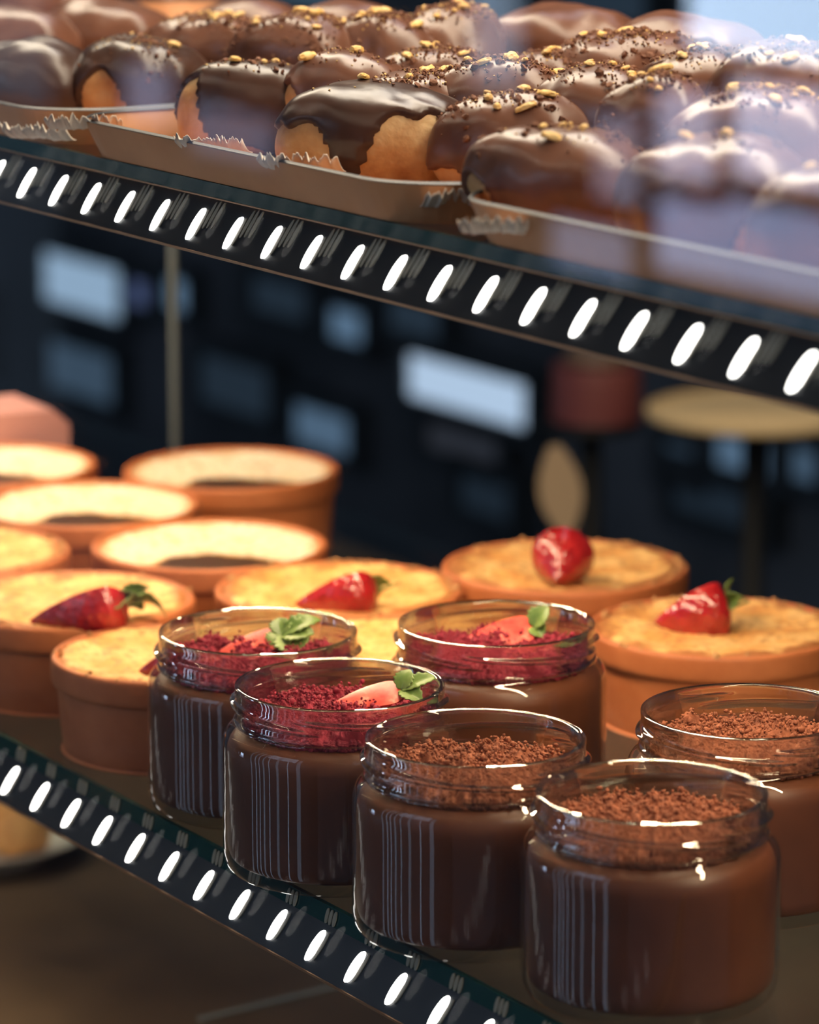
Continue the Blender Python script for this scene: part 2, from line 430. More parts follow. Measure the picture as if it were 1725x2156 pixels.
# ---------------------------------------------------------------- jars
JR, JN, JH = .0415, .0368, .067
def neck_rfn(a, j, r, z):
    # four screw-thread ridges and a ring under them, only on the outer wall
    if j >= N_OUT: return r, z
    d = 0
    for k in range(4):
        t = ((a-k*PI/2) % (2*PI))/(PI/2*1.25)
        if t < 1:
            zc = .0625-.0042*t; g = math.exp(-((z-zc)/.00085)**2)*min(1,t*6,(1-t)*6)
            d = max(d, g)
    return r+.0019*d, z
outer = smooth_prof([(.0362,.0655),(.0367,.0660),(.0369,.0655),(.0368,.063)],4)
outer += [(.0368,.0630-.00035*i) for i in range(1,24)]
outer += smooth_prof([(.0368,.0546),(.0375,.0538),(.0374,.0528)],4)
N_OUT = len(outer)
inner = [(.0352,.0528-.0003),(.0346,.0534),(.0344,.056),(.0344,.060),(.0346,.0645),(.0350,.0658),(.0356,.0662),(.0362,.0655)]
def make_jar_glass():
    prof = outer+inner
    prof = [(r, z+.001) if z > .05 else (r,z) for r,z in prof]
    v, f = lathe(prof, 192, rfn=neck_rfn)
    return v, f
def body_prof():
    return smooth_prof([(.0374,.0538),(.0378,.0530),(.0398,.0512),(.0411,.0485),(.0415,.044),(.0415,.030),(.0415,.012),(.0412,.006),(.0398,.0020),(.0370,.0004),(.034,.0002)],6)
def mousse_prof():
    return smooth_prof([(.0335,.0515),(.0355,.0506),(.0378,.0490),(.0393,.0462),(.0399,.042),(.0400,.030),(.0400,.013),(.0396,.008),(.0380,.0052),(.034,.0046)],5)
def crumb_top(kind):
    m = M_redc if kind == 'red' else M_brnc
    rnd = random.Random(5 if kind == 'red' else 9)
    items = []
    def hgt(x, y):
        r = math.hypot(x,y)/.0335
        return .0558+.0026*(1-r*r)+.0042*noise.noise(Vector((x*75,y*75,3 if kind=='red' else 8)))+.0030*noise.noise(Vector((x*240,y*240,5)))+.0018*noise.noise(Vector((x*620,y*620,5)))
    for i in range(4200):
        a = rnd.random()*2*PI; r = .0328*math.sqrt(rnd.random())
        if i % 2: continue
        x, y = r*math.cos(a), r*math.sin(a)
        s = rnd.uniform(.0003,.0007)*(1.9 if rnd.random() < .10 else 1)
        items.append(((x,y,hgt(x,y)+rnd.uniform(-.0008,.0014)), s))
    for i in range(900):
        a = rnd.random()*2*PI; r = .0330
        items.append(((r*math.cos(a),r*math.sin(a),rnd.uniform(.0515,.0548)), rnd.uniform(.0006,.0012)))
    v = [(0,0,hgt(0,0))]; f = []
    o = blobs('crumb_topping', items, m, 3, None, sub=False)
    me = o.data; bpy.data.objects.remove(o)
    # solid core under the loose crumbs
    import bmesh
    bm = bmesh.new(); bm.from_mesh(me)
    NR = 60; NA = 260; rows = []
    for i in range(NR+1):
        rr = .0325*i/NR
        rows.append([bm.verts.new((rr*math.cos(2*PI*k/NA), rr*math.sin(2*PI*k/NA), hgt(rr*math.cos(2*PI*k/NA), rr*math.sin(2*PI*k/NA))-.0004)) for k in range(NA)] if i else [bm.verts.new((0,0,hgt(0,0)))]*NA)
    rows.append([bm.verts.new((.0328*math.cos(2*PI*k/NA), .0328*math.sin(2*PI*k/NA), .0515)) for k in range(NA)])
    for i in range(NR+1):
        for k in range(NA):
            q = [rows[i][k], rows[i+1][k], rows[i+1][(k+1)%NA], rows[i][(k+1)%NA]]
            if i == 0: q = [rows[0][0], rows[1][k], rows[1][(k+1)%NA]]
            bm.faces.new(q)
    bm.to_mesh(me); bm.free()
    return me
crumb_me = {k: crumb_top(k) for k in ('red','brown')}
for k in crumb_me: crumb_me[k].materials.clear(); crumb_me[k].materials.append(M_redc if k=='red' else M_brnc)
nv, nf = make_jar_glass(); neck_me = bpy.data.meshes.new('jar_neck'); neck_me.from_pydata(nv,[],nf); neck_me.materials.append(M_jar); neck_me.shade_smooth()
bv_, bf_ = lathe(body_prof(), 128, cap1=True); body_me = bpy.data.meshes.new('jar_body'); body_me.from_pydata(bv_,[],bf_); body_me.materials.append(M_jarbody); body_me.shade_smooth()
mv_, mf_ = lathe(mousse_prof(), 128, cap0=True, cap1=True); mousse_me = bpy.data.meshes.new('chocolate_mousse'); mousse_me.from_pydata(mv_,[],mf_); mousse_me.materials.append(M_mousse); mousse_me.shade_smooth()
def jar(loc, rz, kind, label):
    r = empty('dessert_jar', loc, rz); tag(r, label, 'jar', 'glass dessert jars on the lower shelf')
    for nm, me in (('jar_neck',neck_me),('jar_body',body_me),('chocolate_mousse',mousse_me)):
        o = bpy.data.objects.new(nm, me); C.objects.link(o); o.parent = r
    o = bpy.data.objects.new('crumb_topping', crumb_me[kind]); C.objects.link(o); o.parent = r; o['kind'] = 'stuff'; o.rotation_euler = (0,0,rz*2.3)
    return r
jar((-.0562,1.3664,.0002), .3, 'red', 'glass jar of dark mousse with red crumbs and fringed leaf, beside the small clay pot')
jar((-.0245,1.2895,.0002), 1.1, 'red', 'glass jar with red crumbs and strawberry, squeezed between red-topped and brown-topped front jars')
jar((.0220,1.2205,.0002), 2.0, 'brown', 'glass jar with brown cocoa crumbs, second in the front row from the large nearest jar')
jar((.0768,1.1575,.0002), .55, 'brown', 'largest nearest glass jar of chocolate mousse with brown crumbs, at the front corner')
jar((.1159,1.2540,.0002), 1.6, 'brown', 'glass jar with brown crumbs cut by the right frame edge, behind nearest jar')
jar((.0325,1.3785,.0002), 2.7, 'red', 'glass jar with red crumbs standing alone behind the front row, touching the clay pots')

# ---------------------------------------------------------------- clay pots
PH = .038
def pot_prof(Rr):
    o = [(.004,.0),(Rr*.86,.0),(Rr*.90,.0012),(Rr*.915,.005),(Rr*.945,.022),(Rr*.95,.0258),(Rr*.953,.0266),(Rr*.985,.0274),(Rr*.998,.0295),(Rr,.0345),(Rr*.995,.0370),(Rr*.975,.0380),(Rr*.945,.0378),(Rr*.925,.0365),(Rr*.915,.033),(Rr*.90,.026),(Rr*.84,.006),(.01,.005)]
    return o
def pot(cx, cy, Rr, kind, label, seed, rz=0):
    p = Vector((cx, cy, 0)); r = empty('clay_pot', (p.x, p.y, .0002), rz); tag(r, label, 'dessert pot', 'terracotta pots of baked pudding')
    pr = smooth_prof(pot_prof(Rr), 3)
    v, f = lathe(pr, 128); pyd('terracotta_bowl', v, f, M_terra, r)
    NR, NA = 40, 128; v = [(0,0,0)]; f = []
    Ri = Rr*(.925 if kind == 'white' else .955)
    def h(x, y):
        rr = math.hypot(x,y)/Ri
        n1 = noise.noise(Vector((x*55+seed,y*55,seed))); n2 = noise.fractal(Vector((x*260,y*260,seed)), 1, 2, 4)
        if kind == 'white':
            return .0315+.0050*rr**3+.0006*n1+.00012*n2
        return .0368+.0016*math.exp(-((rr-.90)/.12)**2)-.0015*max(0,rr-.93)/.07+.0013*n1+.0007*n2-.0026*math.exp(-(rr/.6)**2)
    v[0] = (0,0,h(0,0))
    for i in range(1, NR+1):
        rr = Ri*i/NR*1.0
        for k in range(NA):
            a = 2*PI*k/NA; q = rr*(1+(.012*noise.noise(Vector((math.cos(a)*4,math.sin(a)*4,seed))) if i==NR else 0))
            x, y = q*math.cos(a), q*math.sin(a); v.append((x,y,h(x,y)))
    for k in range(NA): f.append((0,1+k,1+(k+1)%NA))
    for i in range(NR-1):
        for k in range(NA):
            a = 1+i*NA; b = a+NA; f.append((a+k,b+k,b+(k+1)%NA,a+(k+1)%NA))
    top = pyd('baked_pudding' if kind == 'white' else 'baked_custard', v, f, M_pud if kind=='white' else M_creme, r)
    if kind != 'white':
        rnd = random.Random(seed); it = []
        a0 = rnd.random()*6.28
        for i in range(70):
            a = a0+rnd.gauss(0,.8) if i < 50 else rnd.random()*6.28; q = Rr*rnd.uniform(.90,.975)
            it.append(((q*math.cos(a),q*math.sin(a),.0376+rnd.uniform(-.0006,.0006)), rnd.uniform(.0005,.0016)))
        c = blobs('browned_crumbs', it, M_crust, seed, r, sub=False); c['kind'] = 'stuff'
    return r
M_crust = mat('browned_crust', (.42,.18,.06), .75); noise_col(M_crust, [(.3,(.22,.08,.03)),(.7,(.62,.34,.14))], 120, 3)
pots = {}
for key, cx, cy, Rr, kind, lab in [
    ('a',-.2051,1.8172,.0525,'white','clay pot of white pudding cut by the left edge, farthest row'),
    ('b',-.0865,1.8065,.0525,'white','tall-looking clay pot of white pudding, farthest from camera and nearest the post'),
    ('c',-.1495,1.7253,.0525,'white','clay pot of white pudding in the middle of the four pale ones, left side'),
    ('d',-.0885,1.6401,.0525,'white','clay pot of white pudding with a clear dark centre, nearest of the pale ones'),
    ('e',-.2015,1.6256,.0525,'gold','clay pot of yellow custard cut by left edge beside the pale puddings, no strawberry visible'),
    ('f',-.1415,1.5360,.0525,'gold','clay pot of yellow custard with long strawberry and big green leaves, at left'),
    ('g',-.0297,1.5555,.0525,'gold','clay pot of yellow custard whose strawberry half lies behind the left red-topped jar'),
    ('h',-.0930,1.4465,.0480,'gold','small clay pot of yellow custard at the shelf edge beside the left jar'),
    ('i',-.0030,1.4630,.0440,'gold','clay pot of yellow custard glimpsed between the two red-crumb jars'),
    ('j',.0672,1.5984,.0535,'gold','clay pot of yellow custard with upright strawberry, farthest on the right'),
    ('k',.1246,1.4900,.0525,'gold','large clay pot with strawberry wedge behind the right-hand brown-crumb jar')]:
    pots[key] = pot(cx, cy, Rr, kind, lab, 3+len(pots)*7, 0)

# ---------------------------------------------------------------- strawberries
def leaf_mesh(Ln, Wd, curl, fold, name, parent, m=None, serr=.12):
    nu, nv = 22, 9; v = []
    for i in range(nu):
        t = i/(nu-1)
        w = Wd*(math.sin(PI*min(1,t*.93+.07))**.75)*(1+serr*math.sin(t*34))
        for j in range(nv):
            s = (j/(nv-1)*2-1)
            v.append((Ln*t*math.cos(curl*t*.7), w*s, -Ln*curl*.5*t*t+abs(s)*w*fold))
    o = pyd(name, v, grid_faces(nu,nv), m or M_leaf, parent)
    sd = o.modifiers.new('solid','SOLIDIFY'); sd.thickness = .0004
    return o
def strawberry(loc, rot, Ln, Rr, label, leaves, stem=True, cut=True, seed=1, group='strawberry pieces on the desserts', leafscale=1):
    """local +X runs from tip to crown; the cut face looks up (+Z)"""
    r = empty('strawberry', loc, rot=rot); tag(r, label, 'strawberry', group)
    nu, nv = 40, 30; v = []
    def rad(t): return Rr*(math.sin(PI/2*min(1,t/.80))**.85*.985+.015)*(1 if t < .8 else math.sqrt(max(0,1-((t-.8)/.215)**2)))
    for i in range(nu):
        t = i/(nu-1)
        for j in range(nv):
            a = PI+PI*j/(nv-1) if cut else 2*PI*j/(nv-1)
            q = rad(t)*(1+.05*noise.noise(Vector((t*3,math.cos(a)*1.5,seed+math.sin(a)))))
            v.append((Ln*t, q*math.cos(a), q*math.sin(a)))
    f = grid_faces(nu, nv); k = len(v)
    v += [(0,0,0),(Ln,0,-Rr*.2 if cut else 0)]
    f += [(k,j+1,j) for j in range(nv-1)]+[(k+1,(nu-1)*nv+j,(nu-1)*nv+j+1) for j in range(nv-1)]
    pyd('skin', v, f, M_straw, r)
    if cut:
        v2 = []; n2 = 9
        for i in range(nu):
            t = i/(nu-1); q0 = rad(t)*1.0
            for j in range(n2):
                s = j/(n2-1)*2-1
                v2.append((Ln*t, q0*s, .0007*(1-s*s)*math.sin(PI*t)+.00015))
        pyd('cut_face', v2, grid_faces(nu,n2), M_flesh, r)
    cz = -Rr*.15
    for (az, tilt, ln, wd, curl) in leaves:
        lf = leaf_mesh(ln*leafscale, wd*leafscale, curl, .35, 'leaf', r)
        lf.location = (Ln*.97, 0, cz+Rr*.2)
        lf.rotation_euler = (0, -tilt, az)
    if stem:
        v, f = lathe([(.0007,0),(.0006,.006),(.0005,.012),(.0007,.0125)], 10, True, True)
        s = pyd('stem', v, f, M_leaf, r); s.location = (Ln*.98,0,cz); s.rotation_euler = (0,R_(70),.3)
    return r
LV = [(0.2,.5,.012,.0042,.7),(1.3,.3,.011,.0040,.9),(-1.2,.2,.013,.0045,.5),(2.4,.7,.010,.0036,1.1),(-2.5,.5,.010,.0036,.9)]
PZ = .0375
def on_px(x, y, z): return at(x, y, z)
p = on_px(62, 1308, PZ+.001); strawberry(p, (R_(-42),R_(-10),R_(6)), .040, .0165, 'long red strawberry half with large green leaves on the left custard pot', [(0.0,.2,.022,.0045,1.3),(.9,.5,.013,.005,1.0),(-1.75,-.5,.018,.0062,.25),(-1.0,-.1,.015,.0055,.5),(-.4,.6,.014,.005,.9),(2.5,.9,.013,.0045,.9)], seed=2)
p = on_px(622, 1272, PZ+.001); strawberry(p, (R_(-48),R_(-10),R_(8)), .034, .0140, 'red strawberry half on the custard pot behind the left red-topped jar', LV, seed=4, leafscale=.7)
p = on_px(1172, 1222, PZ+.004); strawberry(p, (R_(-0),R_(-18),R_(80)), .026, .0135, 'rounded red strawberry with thin upright stem on the far right custard pot', LV, cut=False, seed=6, leafscale=.6)
p = on_px(1378, 1310, PZ+.0005); strawberry(p, (R_(-58),R_(-10),R_(14)), .031, .0150, 'dark red strawberry wedge on the right custard pot, leaf and stem pointing up', [(0.0,1.05,.015,.0030,.2),(-1.6,-.6,.014,.006,.6),(-.8,-.2,.013,.005,.7)], seed=8)
p = on_px(292, 1414, PZ+.0015); strawberry(p, (R_(-50),R_(-14),R_(10)), .026, .010, 'small red strawberry tip on the pot beside the left jar, mostly behind the jar', LV[:2], seed=9)
# strawberries in the jars
def in_jar(loc, rot, Ln, Rr, label, leaves, seed, ls=1): return strawberry(loc, rot, Ln, Rr, label, leaves, stem=False, seed=seed, leafscale=ls)
def jl(x, y, z=.0580): return at(x, y, z)
in_jar(jl(462,1372), (R_(28),R_(-12),R_(10)), .025, .0060, 'strawberry slice on red crumbs in the leftmost jar, with a broad fringed leaf', [(-1.1,.15,.013,.0072,.5),(-.35,.45,.013,.0060,.7),(.15,.55,.017,.0042,.9),(1.5,.6,.009,.004,.8),(-2.2,.3,.008,.005,.8)], 11)
in_jar(jl(698,1484), (R_(26),R_(-10),R_(8)), .026, .0062, 'pink strawberry slice on red crumbs in the middle front jar, with small pale leaf', [(.1,.35,.014,.0034,.5),(-.9,.2,.010,.0040,.5),(.9,.8,.009,.0036,.8)], 12)
in_jar(jl(985,1344), (R_(26),R_(-8),R_(6)), .026, .0078, 'strawberry slice with one curled green leaf in the jar behind the front row', [(.5,.9,.010,.0048,.6),(-1.2,.2,.007,.0035,.6)], 13)

# ---------------------------------------------------------------- eclairs
def eclair(x, ytop, d, Ln, Wd, Ht, yaw, kind, label, seed, base=-.15, patches=(), spr=0, nuts=0, group='chocolate glazed eclairs on the upper shelf', roll=0, tilt=0):
    top = atd(x, ytop, d)
    yr = R_(yaw); zc = top.z-Ht/2
    zc = max(zc, SH+.0012+Ht*.42)
    r = empty('chocolate_eclair', (top.x, top.y, zc), rot=(R_(roll), R_(tilt), yr)); tag(r, label, 'eclair', group)
    rnd = random.Random(seed)
    ph = [rnd.random()*6.28 for _ in range(8)]
    nu, nv = 112, 60
    def body(az, el, off):
        ca, sa = math.cos(az), math.sin(az); ce, se = math.cos(el), math.sin(el)
        sg = lambda q, e: math.copysign(abs(q)**e, q)
        X = Ln/2*sg(ce,.85)*sg(ca,.8); Y = Wd/2*sg(ce,.85)*sg(sa,.8)*(1-.22*ca)*(1+.05*math.cos(ca*7)); Z = Ht/2*sg(se,.9)
        nrm = Vector((ca*ce/Ln*.06, sa*ce/Wd*.05, se/Ht*.05)).normalized()
        nz = noise.noise(Vector((X*34+seed*3.1, Y*34, Z*34)))
        lump = .0046*nz+.0009*noise.noise(Vector((X*110+seed,Y*110,Z*110)))
        q = Vector((X,Y,Z))+nrm*(lump+off)
        if q.z < -.42*Ht: q.z = -.42*Ht+(q.z+.42*Ht)*.05
        return q
    vb = []; vg = []; gpts = []
    for i in range(nu):
        az = 2*PI*i/nu
        thr = base+.10*math.sin(2*az+ph[0])+.09*math.sin(5*az+ph[1])+.07*math.sin(9*az+ph[2])+.03*math.sin(17*az+ph[3])
        if seed % 3 == 0: thr -= .35*max(0,math.sin(4*az+ph[4]))**6
        for (wa, wid, hi) in patches:
            da = (az-(R_(wa)-yr)+PI) % (2*PI)-PI
            k = 1/(1+math.exp((abs(da)-R_(wid))/.07))
            thr = thr*(1-k)+hi*k+.05*math.sin(14*az+ph[5])*k
        for j in range(nv):
            el = -PI/2+PI*j/(nv-1)
            q = body(az, el, 0); vb.append(q)
            zn = q.z/(Ht/2)
            t = min(1,max(0,(zn-thr)/.10)); t = t*t*(3-2*t)
            edge = math.exp(-((zn-thr-.12)/.10)**2)*.0005
            # the glaze is a shell that ends just inside the pastry
            g = body(az, el, -.0016+(.0030)*t+edge)
            vg.append(g)
            if t >= .99 and zn > .12: gpts.append(g)
    f = grid_faces(nu, nv, cu=True)
    pyd('pastry_shell', vb, f, M_pastry, r); pyd('chocolate_glaze', vg, f, M_milk if kind == 'milk' else M_choc, r)
    if spr and gpts:
        it = []
        clus = [gpts[rnd.randrange(len(gpts))] for _ in range(3)]
        hi = sorted(gpts, key=lambda g: -g.z)[:max(20,len(gpts)//2)]
        for i in range(int(spr*2.2)):
            g = rnd.choice(hi) if rnd.random() < .75 else rnd.choice(gpts)
            if rnd.random() < .35:
                c = rnd.choice(clus); g = min(rnd.sample(gpts, min(24,len(gpts))), key=lambda w: (w-c).length)
            it.append(((g.x+rnd.gauss(0,.0006),g.y+rnd.gauss(0,.0006),g.z+rnd.uniform(0,.0004)), rnd.uniform(.00025,.00065) if rnd.random() < .88 else rnd.uniform(.0008,.0015)))
        c = blobs('chocolate_crumbs', it, M_ccrumb, seed, r, sub=False, smooth=False); c['kind'] = 'stuff'
        fine = [((g.x,g.y,g.z+.0001), rnd.uniform(.0002,.00045)) for g in (rnd.choice(hi) for _ in range(spr//2))]
        c = blobs('fine_nut_crumbs', fine, M_nut, seed+1, r, sub=False); c['kind'] = 'stuff'
        for i in range(nuts):
            g = rnd.choice(hi); o = nut_protos[i % len(nut_protos)].copy(); C.objects.link(o)
            o.parent = r; o.location = (g.x, g.y, g.z+.0006); s = rnd.uniform(.5,1.4); o.scale = (s,s,s); o.rotation_euler = (rnd.uniform(-.4,.4),rnd.uniform(-.4,.4),rnd.random()*6)
    return r
nut_protos = []
for k, (a, b, c_) in enumerate([(.0028,.0017,.0013),(.0019,.0016,.0013),(.0034,.0014,.0012),(.0014,.0013,.0012)]):
    rs = np.random.RandomState(50+k); v, f = _sub(*ICO2)
    vv = [Vector((q.x*a,q.y*b,q.z*c_))*(1+.18*noise.noise(q*1.7+Vector((k*5,0,0)))) for q in v]
    vv = [Vector((round(q.x/(a*.45))*a*.45*.5+q.x*.5,q.y,max(q.z,-c_*.4))) for q in vv]
    o = pyd('nut_piece', vv, f, M_nut, smooth=False); nut_protos.append(o)
EC = [
 # x, ytop, depth, L, W, H, yaw, kind, label, seed, base, patches, sprinkles, nuts
 (72,88,1.480,.056,.046,.034,-35,'dark','smooth dark eclair at the left edge, front row on the upper shelf',1,-.75,[],0,0),
 (300,80,1.470,.050,.046,.035,-10,'dark','dark eclair with a pale square of bare pastry on its left side, crumbs on top',2,-.85,[(-125,22,.30)],90,2),
 (552,142,1.395,.056,.044,.033,-30,'dark','dark eclair with bare orange pastry at its left end and dripping glaze, front row',3,-.60,[(-160,22,.75)],70,3),
 (792,203,1.290,.066,.046,.037,-18,'dark','front eclair with dark cap and wide golden pastry showing below, long glaze drip',5,.40,[(-110,9,-.9),(-60,40,.52)],10,1),
 (1185,276,1.190,.058,.043,.035,-40,'milk','blurred brown eclair in front row, right of the eclair with wide golden pastry',7,-.85,[(-165,20,.1)],60,5),
 (1530,318,1.125,.062,.046,.037,-45,'milk','large blurred brown eclair near the shelf edge on the right, pale pastry at base',8,-.8,[(-85,20,-.05)],30,3),
 (1800,385,1.075,.054,.046,.037,-45,'milk','blurred brown eclair cut by the right frame edge, front row',11,-.8,[(-100,15,.0)],20,2),
 (452,28,1.520,.064,.044,.038,-42,'milk','sprinkled milk chocolate eclair sloping down to the right behind the dark pair',13,-.5,[(-20,20,.1)],260,9),
 (638,36,1.475,.052,.042,.036,-50,'milk','grey-glossed eclair with yellow nut flecks and heavy crumbs, behind the smooth glossy bun',14,-.5,[],260,10),
 (735,116,1.375,.046,.036,.032,-25,'milk','small glossy eclair with two humps in front of the sprinkled ones',16,-.2,[(-170,30,.3)],60,3),
 (812,38,1.470,.050,.042,.037,-62,'milk','sprinkled eclair beside the tall one at the top of the pile, left of it',17,-.6,[],280,10),
 (952,10,1.480,.046,.042,.043,-70,'milk','tallest sprinkled eclair in the back with a nut standing on its shoulder',19,-.7,[],200,8),
 (900,154,1.325,.054,.040,.034,-35,'milk','sprinkled eclair with a cluster of yellow nuts, behind the golden pastry eclair',20,-.6,[],200,9),
 (1078,140,1.315,.052,.042,.036,-45,'milk','smooth brown eclair under scattered nuts in the centre of the pile',22,-.6,[],150,9),
 (1095,203,1.262,.052,.042,.036,-42,'milk','broad sprinkled eclair with large pale nuts just behind the blurred brown one',23,-.5,[(-20,18,.2)],170,9),
 (1285,152,1.270,.056,.042,.037,-50,'milk','shiny brown eclair with a hole in its glaze, right of centre in the pile',25,-.6,[(-80,12,-.1)],130,7),
 (1318,72,1.400,.060,.042,.038,-30,'milk','brown eclair at the back with a row of crumbs along its ridge',26,-.6,[],220,7),
 (1490,120,1.255,.056,.044,.037,-50,'milk','eclair with a tall peach patch of bare pastry on its left flank, nuts on top',28,-.5,[(-165,26,.75)],150,9),
 (1600,196,1.200,.058,.046,.040,-45,'milk','hazy purple-lit eclair near the right edge, out of focus in front',29,-.5,[],150,9),
 (1680,98,1.230,.056,.046,.038,-40,'milk','pale hazy eclair with nuts at the right edge of the pile',31,-.5,[],130,9),
 (1190,12,1.520,.070,.046,.038,-20,'milk','pinkish-brown smooth eclair in the back row, right of the tallest one',32,-.6,[],0,0),
 (40,38,1.620,.058,.046,.034,-30,'milk','glossy unsprinkled eclair in second row at the left edge of the frame',34,-.6,[],0,0),
 (235,8,1.640,.058,.046,.036,-25,'milk','glossy grey-brown eclair behind the one with the pale pastry square',35,-.6,[(175,20,.4)],0,0),
 (75,-8,1.800,.056,.044,.034,-20,'milk','out-of-focus eclair in the farthest row at upper left corner',37,-.6,[],0,0),
 (500,8,1.640,.066,.046,.034,-25,'milk','blurred glossy eclair behind the sloping sprinkled eclair',38,-.6,[],0,0),
 (1440,28,1.440,.062,.046,.040,-20,'milk','back-row eclair at right with a round peach pastry end',40,-.3,[(-95,22,.5)],0,0),
 (930,100,1.400,.046,.040,.034,-40,'milk','crumb-covered eclair low in the middle of the pile, mostly hidden',41,-.6,[],150,5),
 (1160,118,1.405,.046,.040,.036,-40,'milk','eclair under heavy brown crumbs and a long pale nut, middle back',43,-.6,[],240,8),
 (1388,172,1.225,.036,.030,.031,-50,'milk','smooth brown eclair wedged before the peach-patched one',44,-.4,[],80,4),
 (745,12,1.580,.050,.040,.033,-30,'milk','blurred reddish-brown eclair peeking out behind the sprinkled pair',46,-.6,[],0,0),
]
for e in EC:
    x,yt,d,Ln,Wd,Ht,yaw,kind,lab,seed,base,pt,spr,nu_ = e
    eclair(x,yt,d,Ln,Wd,Ht,yaw,kind,lab,seed,base,pt,spr,nu_)
for o in nut_protos: bpy.data.objects.remove(o)

# ---------------------------------------------------------------- trays and paper
def tray(x0, x1, label, lipw=.0065, liph=.0135, w1=.30):
    s0 = hitw(x0, 400, .01)[0]; s1 = hitw(x1, 400, .01)[0]
    r = case_empty('bronze_tray'); tag(r, label, 'tray', 'bronze trays under the eclairs')
    z = SH
    # rounded rectangle rings: flat base, then the lip flares out and up
    def ring(inset, zz):
        rad = max(.004,.028-inset); a0,a1,b0,b1 = s0+inset, s1-inset, -.0065+inset, w1-inset
        pts = []
        for (cx, cy, st) in ((a1-rad,b0+rad,-PI/2),(a1-rad,b1-rad,0),(a0+rad,b1-rad,PI/2),(a0+rad,b0+rad,PI)):
            for k in range(9):
                a = st+PI/2*k/8; pts.append((cx+rad*math.cos(a), cy+rad*math.sin(a), zz))
        return pts
    rings = [ring(lipw,z+.0004),ring(lipw*.0+.0004,z+liph),ring(.0,z+liph+.0003),ring(-.0004,z+liph-.0002),ring(lipw-.0006,z+.0002)]
    n = len(rings[0]); v = [p for R in rings for p in R]; f = []
    for i in range(len(rings)-1):
        for k in range(n): f.append((i*n+k, i*n+(k+1)%n, (i+1)*n+(k+1)%n, (i+1)*n+k))
    f.append(tuple(range(n)))
    pyd('tray_body', v, f, M_bronze, r, smooth=False)
    edge = [ring(-.0005,z+liph+.0001),ring(.0006,z+liph+.0009),ring(.0012,z+liph+.0001)]
    v = [p for R in edge for p in R]; f = []
    for i in range(2):
        for k in range(n): f.append((i*n+k, i*n+(k+1)%n, (i+1)*n+(k+1)%n, (i+1)*n+k))
    pyd('rolled_edge', v, f, M_rail, r)
    return r
tray(-700, 190, 'bronze tray at the left end of the upper shelf, mostly under dark eclairs')
tray(210, 960, 'bronze tray with sloping front lip in the middle of the upper shelf')
tray(1010, 2400, 'blurred brown tray at the right end of the upper shelf')
def paper(x, y, z, wpx, rz, label, seed):
    p = at(x, y, z); r = empty('baking_paper', p, rz); tag(r, label, 'paper', 'baking paper scraps under the eclairs')
    hw = wpx*p.y/FPX/2; nu, nv = 60, 8; v = []
    rnd = random.Random(seed); jag = [rnd.uniform(-.0012,.0012) for _ in range(nu)]
    for i in range(nu):
        t = i/(nu-1)*2-1
        for j in range(nv):
            q = j/(nv-1)
            v.append((hw*t*(1+.1*q), -.010*q+.002*math.cos(t*5), .0052*q*q+(jag[i]*q)+.0009*math.sin(t*23+seed)*q))
    pyd('crinkled_sheet', v, grid_faces(nu,nv), M_paper, r).modifiers.new('s','SOLIDIFY').thickness = .0003
    return r
paper(185, 272, SH+.010, 150, -.1, 'torn white paper edge beside the bronze tray corner, below the bare pastry square', 1)
paper(95, 292, SH+.004, 150, -.45, 'torn paper scrap under the smooth dark eclair at the left edge', 5)
paper(465, 318, SH+.010, 150, -.45, 'crinkled paper edge under the dripping dark eclair', 2)
paper(650, 358, SH+.010, 170, -.4, 'white paper edge left of the long glaze drip', 3)
paper(945, 432, SH+.006, 130, .3, 'curled pale paper under the golden pastry end', 4)
paper(1265, 330, SH+.020, 80, .3, 'pale paper tip between the pile and blurred eclairs', 6)
paper(1050, 490, SH+.006, 150, -.1, 'white paper scrap at the blurred tray corner', 7)

# ---------------------------------------------------------------- things around the shelves
# plate of golden pastries below, at the left
pl = at(-30, 1800, -.1995); PLZ = pl.z
r = empty('china_plate', (pl.x, pl.y, PLZ)); tag(r, 'white plate of golden pastries low at the left edge below the shelf', 'plate')
v, f = lathe(smooth_prof([(.001,0),(.030,0),(.032,.001),(.052,.011),(.0535,.0125),(.052,.0132),(.032,.004),(.001,.003)],4), 96); pyd('dish', v, f, M_plate, r)
for k,(dx,dy,sx) in enumerate([(-.018,-.014,1),(.018,-.010,.95),(.004,.020,1)]):
    v, f = _sub(*ICO2)
    vv = [Vector((q.x*.019*sx,q.y*.015,q.z*.013))*(1+.2*noise.noise(q*2+Vector((k*3,0,0)))) for q in v]
    o = pyd('golden_bun', vv, f, M_orange); o.location = (pl.x+dx, pl.y+dy, PLZ+.0165)
    tag(o, ['golden bun on the low plate, cut by the left frame edge','golden bun at the right side of the low plate','golden bun at the back of the low plate'][k], 'bun', 'buns on the plate below')
# light seam bar on the lower deck
p0 = at(420,2148,-.1995); p1 = at(760,2066,-.1995)
r = empty('metal_strip', p0, math.atan2(p1.y-p0.y,p1.x-p0.x)); tag(r, 'thin pale metal strip lying across the dark deck at the bottom', 'strip')
ln = (p1-p0).length
v = [(0,-.0015,0),(ln,-.0015,0),(ln,.0015,0),(0,.0015,0),(0,-.0015,.001),(ln,-.0015,.001),(ln,.0015,.001),(0,.0015,.001)]
pyd('bar', v, [(0,3,2,1),(4,5,6,7),(0,1,5,4),(2,3,7,6),(0,4,7,3),(1,2,6,5)], M_steel, r, smooth=False)

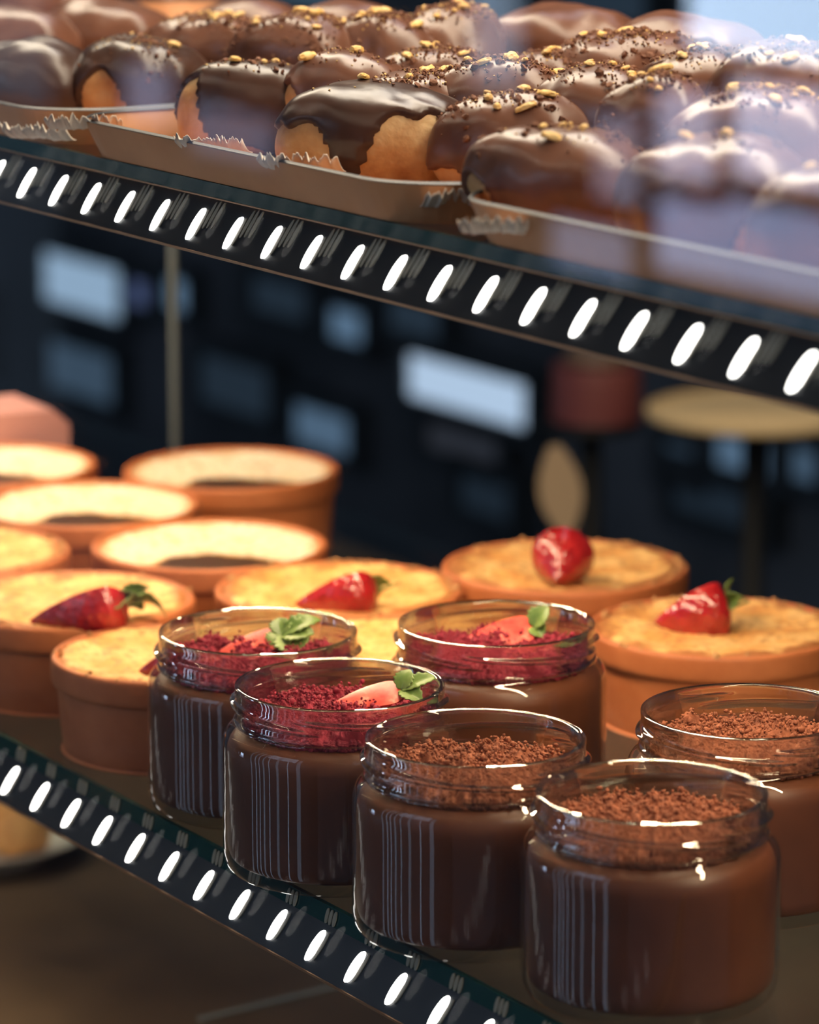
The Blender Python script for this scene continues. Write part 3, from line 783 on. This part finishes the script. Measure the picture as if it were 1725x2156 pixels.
# blurred stand with a pale round plate and things at the right, behind the case
def back_plate(x, y, d, Rr, m, label):
    p = atd(x, y, d); r = empty('cake_stand', p); tag(r, label, 'cake stand')
    v, f = lathe(smooth_prof([(.001,0),(Rr*.9,.0),(Rr,.006),(Rr*.98,.008),(Rr*.9,.003),(.001,.003)],4), 72); pyd('plate', v, f, m, r)
    v, f = lathe([(.05,-1.6-p.z),(.05,-1.58-p.z),(.009,-1.55-p.z),(.009,0)], 24, True, True); pyd('stem', v, f, M_dark, r)
    return r
back_plate(1590, 880, 2.9, .083, mat('pale_plate',(.55,.42,.24),.5), 'round yellowish cake stand, blurred at right behind the case')
area('led_or_unseen_light', atd(1590,700,2.75), (0,0,0), .3, .3, .3, WARM)  # unseen warm lamp over the cake stand, not one of the LED strips
back_plate(1245, 905, 3.0, .040, M_dark, 'small dark cake stand behind the case under the maroon cake')
p = atd(1255, 900, 3.0)
r = empty('maroon_cake', (p.x,p.y,p.z+.0085)); tag(r, 'blurred maroon cake on the small dark stand behind the case', 'cake')
v, f = lathe(smooth_prof([(.001,0),(.033,0),(.036,.003),(.035,.038),(.030,.042),(.001,.042)],5), 64); pyd('sponge', v, f, M_maroon, r)
v, f = lathe(smooth_prof([(.001,.0425),(.022,.0425),(.026,.047),(.018,.055),(.001,.057)],5), 64); pyd('cream_top', v, f, mat('mocha_cream',(.16,.10,.07),.5), r)
p = atd(1193, 1125, 2.6)
r = empty('wooden_paddle', (p.x,p.y,p.z), rot=(0,R_(-8),0)); tag(r, 'blurred tan wooden paddle standing upright above the far right custard pot', 'paddle')
nu = 24; v = []
for i in range(nu):
    t = i/(nu-1); w = .004+.011*math.sin(PI*min(1,t*1.0))**1.0
    z = .062*t
    v += [(-w,-.002,z),(w,-.002,z),(w,.002,z),(-w,.002,z)]
f = [(i*4+k,(i+1)*4+k,(i+1)*4+(k+1)%4,i*4+(k+1)%4) for i in range(nu-1) for k in range(4)]+[(0,1,2,3),(nu*4-1,nu*4-2,nu*4-3,nu*4-4)]
pyd('blade', v, f, M_tan, r, smooth=False)
v, f = lathe([(.004,-1.6-p.z),(.004,.004)], 16, True, True); pyd('handle', v, f, M_tan, r)
# pink things
p = at(40, 1010, .0)
p = P(*(lambda q: (q.dot(U), q.dot(V)))(atd(15,940,1.93)-Vector((O.x,O.y,0))), 0)
r = empty('pink_cake_box', (p.x,p.y,.0002), .5); tag(r, 'pink box corner behind the pale pudding pots at the left edge', 'box')
v = [(-.04,-.02,0),(.026,-.02,0),(.026,.03,0),(-.04,.03,0),(-.04,-.02,.052),(.017,-.02,.052),(.017,.03,.052),(-.04,.03,.052),(.026,-.02,.044),(.026,.03,.044)]
pyd('carton', v, [(0,3,2,1),(0,1,8,5,4),(3,7,6,9,2),(4,5,6,7),(0,4,7,3),(1,2,9,8),(5,8,9,6)], M_pink, r, smooth=False)
p = atd(300, 14, 1.95)
r = empty('pink_meringue', (p.x,p.y,SH+.0006)); tag(r, 'pale pink meringue behind the eclairs at the top left', 'meringue')
hh = p.z-SH
v, f = lathe(smooth_prof([(.001,0),(.026,.0),(.030,.006),(.029,hh*.7),(.018,hh*.95),(.001,hh)],6), 64, rfn=lambda a,j,rr,z:(rr*(1+.05*math.sin(8*a)),z)); pyd('swirl', v, f, mat('pale_pink_meringue',(.80,.62,.62),.5), r)
